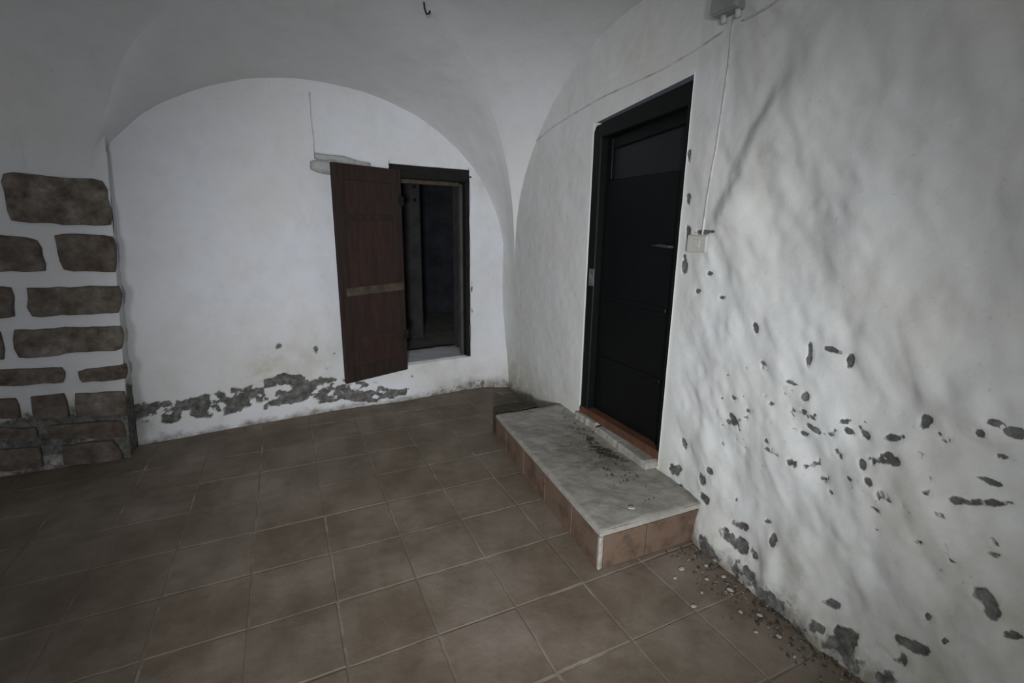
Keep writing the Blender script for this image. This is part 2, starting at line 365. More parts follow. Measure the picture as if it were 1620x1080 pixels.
def seg_bulge(pts, h, wid, side=1):
    """plaster swelling whose far edge follows a polyline"""
    pts = np.array(pts); zc = pts[:, 1]; o = np.argsort(zc); yl = np.interp(Z, zc[o], pts[o, 0])
    inz = sstep(zc.min() - 0.05, zc.min() + 0.10, Z) * sstep(zc.max() + 0.05, zc.max() - 0.10, Z)
    d = yl - Y + 0.02 * fbm(Y * 12, Z * 12, 2, 33)
    return h * inz * sstep(-0.05, 0.05, d) * sstep(wid, 0.05, d)
disp = disp + seg_bulge([(1.27, 1.98), (1.385, 1.828), (1.425, 1.753), (1.467, 1.648), (1.55, 1.46)], 0.030, 0.50)
for cy, cz, r, hh in [(0.50, 1.02, 0.13, 0.030), (0.62, 0.55, 0.16, 0.018), (0.50, 0.70, 0.14, 0.014), (0.84, 0.42, 0.15, 0.012), (0.95, 0.18, 0.14, 0.02), (0.64, 0.28, 0.13, 0.014), (0.75, 1.12, 0.16, 0.014), (1.10, 0.55, 0.16, 0.012), (0.42, 0.30, 0.13, 0.015), (1.35, 0.10, 0.12, 0.02), (0.95, 1.42, 0.18, 0.014), (0.72, 1.80, 0.22, 0.016), (1.05, 1.98, 0.2, 0.014)]:
    wob = 1 + 0.9 * fbm(Y * 5 + cy * 7, Z * 5, 3, 41)
    d2 = ((Y - cy) ** 2 * 1.2 + (Z - cz) ** 2) / r ** 2 * wob
    disp = disp + hh * np.exp(-d2 ** 2)
disp = disp + 0.05 * sstep(0.22, -0.02, Z) * sstep(1.75, 1.2, Y)          # foot of the wall runs out over the floor
disp = disp * (1 - 0.85 * np.exp(-((np.maximum(0, np.maximum(dy0 - Y, Y - dy1)) / 0.07) ** 2)) * (Z < 2.3))
nz = fbm(Y * 22, Z * 22, 4, 45, 0.6)
CHIPS= [(1.268,1.073,-0.012,0.003,-0.003,-0.02),(1.205,0.932,-0.013,0.007,-0.012,-0.019),(1.315,0.654,-0.032,-0.019,0.011,-0.014),(1.147,0.797,-0.016,0.0,0.002,-0.01),(1.015,0.871,-0.012,0.004,-0.002,-0.014),(1.078,0.907,-0.026,-0.001,0.001,-0.006),(0.976,0.765,-0.036,-0.006,0.003,-0.01),(0.997,0.732,-0.016,0.006,-0.002,-0.012),(0.868,0.832,-0.013,0.008,-0.002,-0.006),(0.811,0.815,-0.019,-0.018,0.005,-0.008),(0.85,0.798,-0.014,-0.006,0.004,-0.009),(0.726,0.833,-0.021,0.009,-0.002,-0.012),(0.651,0.913,-0.014,-0.001,0.003,-0.025),(0.617,0.887,-0.012,0.012,-0.004,-0.007),(0.523,0.934,-0.008,0.004,-0.002,-0.013),(0.5,0.976,-0.012,0.002,0.0,-0.007),(0.461,0.963,-0.017,0.003,-0.001,-0.013),(1.457,1.176,-0.014,0.002,-0.001,-0.011),(1.603,1.185,-0.012,0.002,-0.001,-0.008),(1.54,1.272,-0.015,0.002,-0.001,-0.008),(0.73,0.775,-0.015,0.007,-0.002,-0.008),(0.479,0.884,-0.009,0.004,-0.001,-0.007),(1.028,1.023,-0.009,0.001,-0.003,-0.042),(0.948,1.063,-0.025,-0.001,0.001,-0.009),(0.889,1.036,-0.01,-0.001,0.003,-0.022),(1.452,0.31,-0.015,0.011,-0.013,-0.022),(1.262,0.299,-0.012,0.008,-0.001,-0.011),(1.418,0.226,-0.016,0.017,-0.021,-0.014),(1.224,0.204,-0.038,0.007,0.006,-0.02),(1.197,0.134,-0.08,-0.008,0.011,-0.024),(1.318,0.021,-0.051,-0.013,0.014,-0.023),(1.187,0.024,-0.026,-0.002,0.008,-0.019),(1.051,0.246,-0.011,0.007,-0.004,-0.024),(1.094,0.302,-0.013,0.008,-0.001,-0.008),(0.715,0.762,-0.03,0.008,0.0,-0.014),(0.789,0.713,-0.006,0.007,-0.008,-0.013),(0.759,0.667,-0.011,-0.008,0.005,-0.009),(0.484,0.808,-0.024,0.0,0.0,-0.008),(0.492,0.746,-0.053,0.022,-0.001,-0.011),(0.8,0.164,-0.023,0.006,0.002,-0.015),(0.914,-0.007,-0.046,0.004,0.004,-0.013),(0.725,0.075,-0.032,-0.014,0.019,-0.046),(0.593,0.055,-0.022,0.022,-0.006,-0.034),(0.551,0.214,-0.048,0.021,0.001,-0.026),(0.426,0.474,-0.008,0.021,-0.022,-0.022),(0.536,0.336,-0.006,0.005,-0.002,-0.009),(0.484,0.299,-0.006,0.006,-0.002,-0.01),(0.367,0.422,-0.013,0.007,-0.001,-0.008),(1.638,0.263,-0.045,0.011,0.01,-0.035),(1.606,0.415,-0.012,0.008,-0.014,-0.023),(1.601,0.176,-0.014,0.008,-0.002,-0.013),(1.61,1.45,-0.073,0.001,-0.001,-0.007),(1.712,1.455,-0.013,0.0,-0.006,-0.035),(1.753,1.796,-0.011,-0.002,-0.004,-0.028),(1.734,1.607,-0.013,-0.001,-0.004,-0.023),(1.715,1.293,-0.014,0.001,-0.007,-0.042),(1.347,0.638,-0.013,0.005,-0.002,-0.011),(1.236,0.705,-0.021,0.007,-0.002,-0.008),(1.418,0.367,-0.012,0.012,-0.018,-0.013),(0.99,-0.044,-0.011,0.0,0.005,-0.014),(1.045,0.027,-0.04,-0.015,0.007,-0.014),(1.11,0.053,-0.03,-0.009,0.009,-0.017),(0.573,0.145,-0.021,0.009,0.001,-0.02),(0.774,0.739,-0.011,0.005,-0.002,-0.009),(0.696,0.85,-0.01,0.004,-0.001,-0.006)]
STONES= [[(-1.307, 1.707), (-0.879, 1.689), (-0.872, 1.438), (-1.318, 1.454)], [(-1.534, 1.412), (-1.213, 1.358), (-1.204, 1.18), (-1.551, 1.189)], [(-1.148, 1.393), (-0.881, 1.381), (-0.896, 1.165), (-1.137, 1.189)], [(-1.633, 1.131), (-1.365, 1.104), (-1.376, 0.931), (-1.645, 0.939)], [(-1.314, 1.095), (-0.886, 1.094), (-0.911, 0.931), (-1.315, 0.931)], [(-1.69, 0.89), (-1.448, 0.864), (-1.463, 0.698), (-1.7, 0.709)], [(-1.408, 0.865), (-0.913, 0.854), (-0.925, 0.705), (-1.412, 0.7)], [(-1.611, 0.649), (-1.225, 0.627), (-1.228, 0.533), (-1.628, 0.555)], [(-1.166, 0.6), (-0.921, 0.617), (-0.938, 0.521), (-1.16, 0.521)], [(-1.678, 0.488), (-1.451, 0.47), (-1.45, 0.346), (-1.7, 0.368)], [(-1.396, 0.474), (-1.238, 0.472), (-1.239, 0.311), (-1.403, 0.33)], [(-1.199, 0.458), (-0.952, 0.444), (-0.964, 0.287), (-1.216, 0.307)], [(-1.709, 0.32), (-1.394, 0.281), (-1.4, 0.209), (-1.722, 0.25)], [(-1.351, 0.281), (-0.994, 0.254), (-0.984, 0.141), (-1.35, 0.2)], [(-1.682, 0.184), (-1.4, 0.156), (-1.402, 0.021), (-1.706, 0.047)], [(-1.306, 0.147), (-1.059, 0.133), (-1.015, -0.014), (-1.315, 0.015)]]
peel = np.zeros_like(Y)
for cy, cz, uy, uz, vy, vz in CHIPS:
    det = uy * vz - uz * vy
    a = ((Y - cy) * vz - (Z - cz) * vy) / det; b = (uy * (Z - cz) - uz * (Y - cy)) / det
    peel = np.maximum(peel, 1.0 * np.exp(-0.62 * (a * a + b * b)) * (1 + 1.0 * nz + 0.7 * fbm(Y * 50, Z * 50, 3, 49)))
specks = sstep(0.42, 0.55, Z) * sstep(1.0, 0.85, Z) * sstep(1.5, 1.35, Y)
peel = np.maximum(peel, specks * (-0.02 + 1.05 * fbm(Y * 26, Z * 34, 4, 47, 0.6)))
low = sstep(0.16, 0.02, Z) * sstep(1.75, 1.45, Y)
peel = np.maximum(peel, low * (0.42 + 1.0 * nz))
peel = np.maximum(peel, sstep(0.20, 0.05, Z) * sstep(3.3, 2.9, Y) * sstep(2.5, 2.7, Y) * (0.36 + 0.9 * nz))
stain = 0.55 * sstep(0.75, 0.05, Z) * (0.5 + 0.9 * fbm(Y * 3, Z * 3, 3, 51)) + 0.5 * np.exp(-((Y - 1.63) / 0.07) ** 2 - ((Z - 1.40) / 0.05) ** 2)
stain = stain + 0.55 * sstep(0.45, 0.1, Z) * sstep(2.6, 3.2, Y) + 0.30 * np.exp(-((Y - 0.5) / 0.5) ** 2) * (0.5 + fbm(Y * 2, Z * 2, 3, 55))
stain = stain + 0.5 * sstep(1.0, 0.3, Z) * sstep(1.2, 0.5, Y) * (0.5 + 1.2 * fbm(Y * 5, Z * 5, 3, 58))
stain = stain + 0.5 * np.exp(-((Y - 1.32) / 0.05) ** 2 - ((Z - 1.70) / 0.10) ** 2)
dirt = 0.9 * sstep(0.10, 0.0, Z + 0.09 * nz) * sstep(1.6, 1.3, Y) + 0.8 * sstep(0.12, 0.02, Z + 0.06 * nz) * sstep(2.6, 3.0, Y)
dirt = dirt + 0.30 * sstep(0.5, 0.0, Z) * (0.4 + fbm(Y * 4, Z * 6, 3, 57)) * sstep(1.3, 0.7, Y)
depth = disp - 0.005 * sstep(0.44, 0.54, peel)
P = np.stack([xw(Y) - depth, Y, Zw], -1)
cym = 0.5 * (ys[1:] + ys[:-1])[:, None]; czm = 0.5 * (zs[1:] + zs[:-1])[None, :]
keep = ~((cym > dy0) & (cym < dy1) & (czm > dz0) & (czm < dz1))
wear = np.stack([peel, np.clip(stain, 0, 1), np.clip(dirt, 0, 1)], -1)
wall_right = grid('wall_right', P, M_ROUGH, wear=wear, keep=keep)
tag(wall_right, 'lumpy whitewashed right wall with chipped patches around the black door', kind='structure')
def surf_x(y, z):
    i = int(np.argmin(np.abs(ys - y))); j = int(np.argmin(np.abs(Zw[i] - z))); return float(P[i, j, 0])
# reveals of the black door
for yy in (dy0, dy1):
    T = np.linspace(-0.004, 0.20, 8)[:, None]; zz = np.linspace(dz0 - 0.05, door_top(yy) + 0.01, 30)[None, :]
    grid('reveal', np.stack([xw(yy) + T + 0 * zz, yy + 0.004 * fbm(T * 8, zz * 8, 2, 60), zz + 0 * T], -1), M_ROUGH, wall_right)

# ------------------------------------------------------------------ stone pier on the left
def yp(z): return 3.55 + 0.15 * np.clip(z, 0, 1.75) / 1.7
def kp(z): return yp(z) / 3.55
def xc(z): return (-0.858 - 0.078 * (1.7 - z)) * kp(z)
us = np.linspace(0, 1, 150); zs2 = axis((-0.03, 1.86, 0.014))
U, Z2 = np.meshgrid(us, zs2, indexing='ij')
XX = -3.7 + (xc(Z2) + 3.7) * (1 - (1 - U) ** 2)
nz2 = fbm(XX * 9, Z2 * 9, 4, 71)
YY = yp(Z2) - 0.008 * fbm(XX * 5, Z2 * 5, 3, 70)
rnd = sstep(0.985, 1.0, U) * 0.015
wear = np.stack([0.62 * sstep(0.42, 0.30, Z2 + 0.10 * nz2) * (1 + 0.5 * nz2), 0.5 * sstep(0.7, 0.3, Z2) + 0 * U, np.clip(0.75 * sstep(0.46, 0.22, Z2 + 0.12 * nz2), 0, 1)], -1)
wall_left = grid('wall_left', np.stack([XX, YY + rnd, Z2], -1), M_WALL, wear=wear)
tag(wall_left, 'pier of dark stone blocks with wide whitewashed joints', kind='structure')
n, m = 12, len(zs2)
T = np.linspace(0, 0.30, n)[:, None]; ZZ = zs2[None, :] + 0 * T
nzr = fbm(T * 9, ZZ * 9, 3, 74)
wr = np.stack([0.62 * sstep(0.50, 0.42, ZZ + 0.10 * nzr), 0.3 + 0 * ZZ, np.clip(0.9 * sstep(0.55, 0.35, ZZ + 0.12 * nzr), 0, 1)], -1)
grid('pier_side', np.stack([xc(ZZ) + 0.006 * nzr, yp(ZZ) + 0.015 + T, ZZ], -1), M_WALL, wall_left, wear=wr)
for k, q in enumerate(STONES):
    q = [Vector((p[0] * kp(p[1]), EYE + (p[1] - EYE) * kp(p[1]))) for p in q]; out = []
    for i in range(4):
        a, b = q[i], q[(i + 1) % 4]
        ln = (b - a).length; ns = max(3, int(ln / 0.045)); nrm = Vector((-(b - a).y, (b - a).x)) / max(ln, 1e-6)
        for s in range(ns):
            t = s / ns; p = a.lerp(b, t)
            j = 0.006 * float(fbm(np.array(p.x * 14 + k), np.array(p.y * 14), 3, 80)) * 2
            if s == 0: p = p.lerp((q[0] + q[1] + q[2] + q[3]) / 4, 0.05)
            out.append(p + nrm * j)
    d = 0.012 + 0.006 * random.random()
    n = len(out); c = sum(out, Vector((0, 0))) / n
    rings = [(1.0, 0.01), (1.0, 0.002 - d), (0.955, -0.005 - d)]
    vs = []; fs = []
    for sc_, yy in rings:
        for p in out:
            r = c + (p - c) * sc_; vs.append((r.x, yp(r.y) + yy - (0.004 * float(fbm(np.array(r.x * 20), np.array(r.y * 20), 2, 85)) if sc_ < 1 else 0), r.y))
    for r in (0, 1):
        for i in range(n): fs.append((r * n + i, r * n + (i + 1) % n, (r + 1) * n + (i + 1) % n, (r + 1) * n + i))
    vs.append((c.x, yp(c.y) - 0.007 - d, c.y))
    for i in range(n): fs.append((2 * n + i, 2 * n + (i + 1) % n, 3 * n))
    pydata('stone', vs, fs, M_STONE, wall_left)

# ------------------------------------------------------------------ groined vault
S = np.linspace(0, 1, 90)
def cs(s, n):
    ph = s * math.pi / 2; return np.cos(ph) ** (2 / n), np.sin(ph) ** (2 / n)
CR = np.array([0.35, 2.30, 2.62])
def arch_back(side):
    c, s = cs(S, 2.1); x = 0.34 + side * (1.52 if side > 0 else 1.50) * c; return np.stack([x, yb(x) + (0.015 + 0.035 * c if side > 0 else 0.015), 1.05 + 1.385 * s], -1)
def groin(p0, n=2.3, crown=CR):
    c, s = cs(S, n); p0 = np.array(p0)
    return np.stack([crown[0] + (p0[0] - crown[0]) * c, crown[1] + (p0[1] - crown[1]) * c, p0[2] + (crown[2] - p0[2]) * s], -1)
def lunette_right(ystart, ycrown=2.1, zc=2.58):
    c, s = cs(S, 1.98); y = ycrown + (ystart - ycrown) * c
    return np.stack([xw(y) + 0.08, y, 1.05 + (zc - 1.05) * s], -1)
vv = []; ff = []; 
def loft(A, B, nt=44, seed=0, arc=0.0):
    T = np.linspace(0, 1, nt)[None, :, None]; Q = A[:, None, :] * (1 - T) + B[:, None, :] * T
    Q[..., 2] += arc * (4 * T * (1 - T))[..., 0] * np.sin(S * math.pi / 2)[:, None]
    L = S[:, None] * 3 + 0 * T[..., 0]
    d = 0.016 * fbm(Q[..., 0] * 2.2 + Q[..., 2], Q[..., 1] * 2.2 + Q[..., 2], 4, 90)
    env = np.minimum(1, 6 * np.minimum(T[..., 0], 1 - T[..., 0]) + 0.25)
    Q[..., 2] += d * env; Q[..., 0] += 0.5 * d * env
    b = sum(len(v) for v in vv); n, m = Q.shape[:2]; idx = np.arange(n * m).reshape(n, m) + b
    vv.append(Q.reshape(-1, 3)); ff.append(np.stack([idx[:-1, :-1], idx[1:, :-1], idx[1:, 1:], idx[:-1, 1:]], -1).reshape(-1, 4))
gR = groin((1.815, 3.76, 1.05), 2.5); gL = groin((-0.89, 3.708, 1.74), 2.5)
gRn = groin((1.74, -2.2, 1.05)); gLn = groin((-0.885, -2.4, 1.60), 2.5)
loft(arch_back(1), gR); loft(arch_back(-1), gL)
loft(lunette_right(3.79), gR); loft(lunette_right(-2.3), gRn)
far = gL.copy(); far[:, 0] = -3.7; loft(gL, far)
far = gLn.copy(); far[:, 0] = -3.7; loft(gLn, far)
c, s = cs(S, 2.1); x = 0.34 + 1.45 * c; ra = np.stack([x, 0 * x - 2.7, 1.05 + 1.385 * s], -1); loft(ra, gRn)
ra2 = ra.copy(); ra2[:, 0] = 0.34 - 1.45 * c; loft(ra2, gLn)
ceiling = pydata('ceiling', np.concatenate(vv), np.concatenate(ff).tolist(), M_VAULT, None, True)
tag(ceiling, 'whitewashed groin vault springing from the room corner', kind='structure')

# unseen sides that close the room
wr_ = pydata('wall_rear', [(-3.7, -2.62, 0), (2.0, -2.62, 0), (2.0, -2.62, 2.9), (-3.7, -2.62, 2.9)], [(0, 1, 2, 3)], M_WALL); tag(wr_, 'whitewashed wall behind the viewer', kind='structure')
wf_ = pydata('wall_far_left', [(-3.62, -2.7, 0), (-3.62, 4.2, 0), (-3.62, 4.2, 2.9), (-3.62, -2.7, 2.9)], [(0, 1, 2, 3)], M_WALL); tag(wf_, 'whitewashed wall at the far left, out of view', kind='structure')

# ------------------------------------------------------------------ black door
d1 = empty('door_1', (1.80, 2.166, 0.28)); tag(d1, 'black steel door with a glazed top panel above the concrete step', 'door', kind='structure')
def local(o, parent):
    o.parent = parent; o.matrix_parent_inverse = Matrix.Translation(parent.location).inverted(); return o
def nest(p, o):
    o.parent = p; return o
def d1p(o): return local(o, d1)
fx0, fx1 = 1.752, 1.815
tb = 0.270
def ybox(name, y0, y1, z0a, z0b, z1a, z1b, x0, x1, mat, bev=0.004):
    return prism(name, [(y0, z0a), (y1, z0b), (y1, z1b), (y0, z1a)], (x0, 0, 0), (0, 1, 0), (0, 0, 1), (1, 0, 0), x1 - x0, mat, None, bev)
e = 0.006
d1p(prism('frame_jamb', [(dy1 - 0.085, tb), (dy1 - e, tb), (dy1 - e, door_top(dy1) - 0.045), (dy1 - 0.03, door_top(dy1) - 0.012), (dy1 - 0.085, door_top(dy1) - 0.012)], (fx0, 0, 0), (0, 1, 0), (0, 0, 1), (1, 0, 0), fx1 - fx0, M_BLACKF, None, 0.006))
d1p(ybox('frame_jamb', dy0 + e, dy0 + 0.045, tb, tb, door_top(dy0) - 0.012, door_top(dy0 + 0.045) - 0.012, fx0, fx1, M_BLACKF))
d1p(ybox('frame_header', dy0 + 0.04, dy1 - 0.08, door_top(dy0 + 0.04) - 0.115, door_top(dy1 - 0.08) - 0.095, door_top(dy0 + 0.04) - 0.012, door_top(dy1 - 0.08) - 0.012, fx0 + 0.001, fx1, M_BLACKF))
lx0, lx1 = 1.800, 1.838
ly0, ly1 = dy0 + 0.048, dy1 - 0.088
ht = 1.985
leaf = d1p(ybox('leaf', ly0, ly1, 0.292, 0.292, 1.745, 1.745, lx0, lx1, M_BLACK))
nest(leaf, ybox('leaf_stile', ly0, ly0 + 0.05, 1.745, 1.745, ht + 0.045, ht + 0.04, lx0, lx1, M_BLACK))
nest(leaf, ybox('leaf_stile', ly1 - 0.05, ly1, 1.745, 1.745, ht - 0.005, ht - 0.01, lx0, lx1, M_BLACK))
nest(leaf, ybox('leaf_rail', ly0 + 0.05, ly1 - 0.05, ht - 0.03, ht - 0.07, ht + 0.04, ht - 0.008, lx0, lx1, M_BLACK))
tg = NT('dark_door_glass'); M_GLASS = tg.done((0.0075, 0.0085, 0.0105), 0.35, None, 0.3)
gl = nest(leaf, ybox('glass_pane', ly0 + 0.05, ly1 - 0.05, 1.745, 1.745, ht - 0.03, ht - 0.07, lx0 + 0.016, lx1 - 0.01, M_GLASS, 0.001)); tag(gl, 'dark glass pane in the upper door')
for zc, hh in ((1.03, 0.05), (0.64, 0.05)):
    nest(leaf, ybox('leaf_moulding', ly0 + 0.06, ly1 - 0.06, zc, zc, zc + hh * 0.5, zc + hh * 0.5, lx0 - 0.010, lx0 + 0.004, M_BLACK, 0.004))
bk = d1p(ybox('backing_panel', dy0 + 0.02, dy1 - 0.02, 0.29, 0.29, 2.10, 2.06, 1.845, 1.855, M_BLACK, 0.0))
lp = nest(leaf, ybox('lock_plate', 1.822, 1.848, 1.245, 1.245, 1.325, 1.325, lx0 - 0.007, lx0 + 0.002, M_PLATE, 0.002)); tag(lp, 'small worn grey lock plate')
hd = nest(leaf, tube('door_handle', [(lx0 + 0.003, 1.85, 1.375), (lx0 - 0.03, 1.85, 1.375), (lx0 - 0.045, 1.862, 1.376), (lx0 - 0.045, 1.93, 1.38), (lx0 - 0.04, 1.975, 1.378)], 0.0085, M_HANDLE)); tag(hd, 'dull lever handle')
sk = d1p(ybox('strike_plate', 2.478, 2.53, 1.108, 1.108, 1.215, 1.215, fx0 - 0.004, fx0 + 0.003, M_PLATE, 0.002)); tag(sk, 'scuffed grey metal plate on the frame')
th = d1p(prism('threshold_bar', [(dy0 + 0.006, 0.236), (dy1 - 0.004, 0.236), (dy1 - 0.004, 0.286), (dy0 + 0.006, 0.286)], (1.742, 0, 0), (0, 1, 0), (0, 0, 1), (1, 0, 0), 0.10, M_RUST, None, 0.008)); tag(th, 'rusty orange threshold bar')

# ------------------------------------------------------------------ small brown door in the back wall
d2 = empty('door_2', (1.14, yb(1.14), 0.30)); tag(d2, 'weathered brown wooden door standing open in the back wall', 'door', kind='structure')
bx = Vector((1, 0.11, 0)).normalized(); by = Vector((-0.11, 1, 0)).normalized()
def fr(name, x0, x1, z0, z1, y0, y1, mat, bev=0.005):
    k = math.sqrt(1 + 0.11 ** 2)
    return local(prism(name, [(x0 * k, z0), (x1 * k, z0), (x1 * k, z1), (x0 * k, z1)], Vector((0, 3.84, 0)) + by * y0, bx, (0, 0, 1), by, y1 - y0, mat, None, bev), d2)
fr('frame_header', 0.803, 1.487, 1.835, 1.930, -0.012, 0.10, M_FRAME)
fr('frame_jamb', 0.803, 0.880, 0.305, 1.834, 0.0, 0.10, M_FRAME)
fr('frame_jamb', 1.452, 1.487, 0.305, 1.834, -0.008, 0.10, M_FRAME)
st_ = fr('stop_strip', 1.425, 1.451, 0.31, 1.82, 0.045, 0.09, M_POST); tag(st_, 'pale worn door stop')
fr('frame_bead', 0.881, 1.424, 1.800, 1.834, 0.05, 0.09, M_WOODD)
hinge = Vector((0.875, yb(0.875) - 0.028, 0)); ang = math.radians(22)
lu = Vector((-math.cos(ang), -math.sin(ang), 0)); ln = Vector((-math.sin(ang), math.cos(ang), 0)) * -1.0    # towards the viewer
if ln.y > 0: ln = -ln
LW, LZ0, LZ1 = 0.565, 0.272, 1.888
def lf(name, a0, a1, z0, z1, t0, t1, mat, bev=0.004, skew=0.0):
    return local(prism(name, [(a0, z0), (a1, z0 + skew), (a1, z1 + skew), (a0, z1)], hinge + ln * t0, lu, (0, 0, 1), ln, t1 - t0, mat, None, bev), d2)
leaf2 = lf('leaf', 0.02, LW - 0.02, LZ0 + 0.02, LZ1 - 0.02, -0.008, 0.010, M_WOODP, 0.002)
flat = lf
def lf(*k, **kw):
    o = flat(*k, **kw); o.matrix_parent_inverse = Matrix(); return nest(leaf2, o)
lf('leaf_stile', 0.0, 0.085, LZ0, LZ1, -0.014, 0.018, M_WOOD); lf('leaf_stile', LW - 0.085, LW, LZ0, LZ1, -0.014, 0.018, M_WOOD)
lf('leaf_rail', 0.085, LW - 0.085, LZ1 - 0.11, LZ1, -0.014, 0.017, M_WOOD); lf('leaf_rail', 0.085, LW - 0.085, 1.50, 1.545, -0.012, 0.014, M_WOOD)
lf('leaf_rail', 0.085, LW - 0.085, LZ0, LZ0 + 0.12, -0.014, 0.017, M_WOOD)
mr = lf('middle_rail', 0.004, LW - 0.05, 0.955, 1.02, 0.0, 0.026, M_WOODD, 0.006, -0.012); tag(mr, 'pale dusty middle rail')
for zz in (0.55, 1.62): lf('hinge_strap', -0.02, 0.03, zz, zz + 0.07, 0.0, 0.021, M_FRAME, 0.002)
lf('ledge', 0.10, LW - 0.10, 0.62, 0.64, 0.008, 0.014, M_WOOD, 0.002)

# whitewashed timber batten above the door leaf
bt = empty('timber_batten', (0.5, 3.86, 1.88)); tag(bt, 'whitewashed round timber batten fixed to the wall above the brown door', 'batten')
def rough_pole(name, a, b, r, seed):
    pts = []; rr = []
    for i in range(9):
        t = i / 8; p = Vector(a).lerp(Vector(b), t); n = float(vnoise(np.array(i * 0.7), np.array(seed * 3.3), seed)); pts.append(p + Vector((0, 0, 0.010 * n))); rr.append(r * (1 + 0.3 * n) * (0.75 if i == 0 else 1))
    return local(tube(name, pts, rr, M_BATTEN, None, 10), bt)
rough_pole('pole', (0.232, 3.800, 1.872), (0.60, 3.850, 1.828), 0.046, 3)
rough_pole('pole', (0.262, 3.815, 1.938), (0.64, 3.862, 1.898), 0.030, 8)

wire = tube('hanging_wire', [(0.262, yb(0.262) - 0.012, 2.36), (0.258, yb(0.26) - 0.014, 2.2), (0.264, yb(0.26) - 0.013, 2.05), (0.262, yb(0.262) - 0.016, 1.94)], 0.0022, M_CABLE, None, 6)
tag(wire, 'thin painted-over wire running down the wall to the timber batten', 'wire')

# ------------------------------------------------------------------ concrete step
st = empty('door_step', (1.42, 2.14, 0)); tag(st, 'low concrete step faced with brown tiles below the black door', 'step')
A, B, Cc, D = Vector((1.125, 1.445)), Vector((1.715, 1.430)), Vector((1.78, 2.84)), Vector((1.245, 2.845))
nu, nv = 60, 110
U, V = np.meshgrid(np.linspace(0, 1, nu), np.linspace(0, 1, nv), indexing='ij')
xx = (A.x * (1 - U) + B.x * U) * (1 - V) + (D.x * (1 - U) + Cc.x * U) * V
yy = (A.y * (1 - U) + B.y * U) * (1 - V) + (D.y * (1 - U) + Cc.y * U) * V
edge = np.minimum(np.minimum(U * 0.55, V * 1.4), (1 - V) * 1.4)
jx = 0.008 * fbm(yy * 9, yy * 0 + 1, 3, 101) * (U < 0.02); jy = 0.008 * fbm(xx * 9, xx * 0 + 2, 3, 104) * (V < 0.02)
zz = 0.196 + 0.007 * fbm(xx * 5, yy * 5, 4, 106) + 0.003 * fbm(xx * 22, yy * 22, 3, 107) - 0.010 * sstep(0.012, 0.0, edge)
g1 = np.exp(-((xx - 1.585) / 0.10) ** 2 - ((yy - 2.17) / 0.20) ** 2)
g2 = np.exp(-(((xx - 1.63) + 0.25 * (yy - 1.95)) / 0.035) ** 2 - ((yy - 1.98) / 0.25) ** 2)
n1 = fbm(xx * 13, yy * 13, 4, 109, 0.65)
wear = np.stack([np.clip(0.55 * g1 * (0.6 + 1.6 * n1) + 0.62 * g2 * (0.7 + 1.2 * n1), 0, 1), np.clip(0.75 * np.exp(-((xx - 1.50) / 0.20) ** 2 - ((yy - 2.0) / 0.32) ** 2) + 0.9 * sstep(0.94, 1.0, V + 0.05 * n1) + 0.8 * sstep(0.90, 1.0, U) * sstep(0.3, 0.1, V), 0, 1), 0 * xx], -1)
local(grid('slab', np.stack([xx + jx, yy + jy, zz], -1), M_CONC, None, wear=wear), st)
# slab edge and masonry body
body = prism('body', [(A.x + 0.012, A.y + 0.012), (B.x, B.y + 0.012), (Cc.x, Cc.y - 0.004), (D.x + 0.012, D.y - 0.004)], (0, 0, 0.0), (1, 0, 0), (0, 1, 0), (0, 0, 1), 0.186, M_MORTAR, None, 0.0); local(body, st)
lip = prism('slab_edge', [(A.x, A.y), (B.x, B.y), (Cc.x, Cc.y), (D.x, D.y)], (0, 0, 0.166), (1, 0, 0), (0, 1, 0), (0, 0, 1), 0.0225, M_CONC, None, 0.004); local(lip, st)
def risers(a, b, cuts, outward):
    d = (b - a); L = d.length; d = d / L
    for t0, t1 in zip(cuts[:-1], cuts[1:]):
        p = a + d * (t0 + 0.003); ww = t1 - t0 - 0.006
        local(prism('riser_tile', [(0, 0.002), (ww, 0.002), (ww, 0.163), (0, 0.163)], (p.x, p.y, 0), (d.x, d.y, 0), (0, 0, 1), (outward.x, outward.y, 0), 0.011, M_RISER, None, 0.002), st)
dl = (D - A).normalized(); ol = Vector((-dl.y, dl.x)); de = (B - A).normalized(); oe = Vector((de.y, -de.x))
risers(A + Vector((0.012, 0.012)), D + Vector((0.012, 0)), [0.0, 0.245, 0.555, 0.865, 1.175, 1.385], ol)
risers(A + Vector((0.012, 0.012)), B + Vector((0, 0.012)), [0.012, 0.245, 0.555, 0.60], oe)
local(prism('corner_mortar', [(0, 0), (0.016, 0), (0.016, 0.16), (0, 0.16)], (A.x + 0.001, A.y + 0.001, 0.002), (1, 0, 0), (0, 0, 1), (0, 1, 0), 0.014, M_MORTAR, None, 0.003), st)
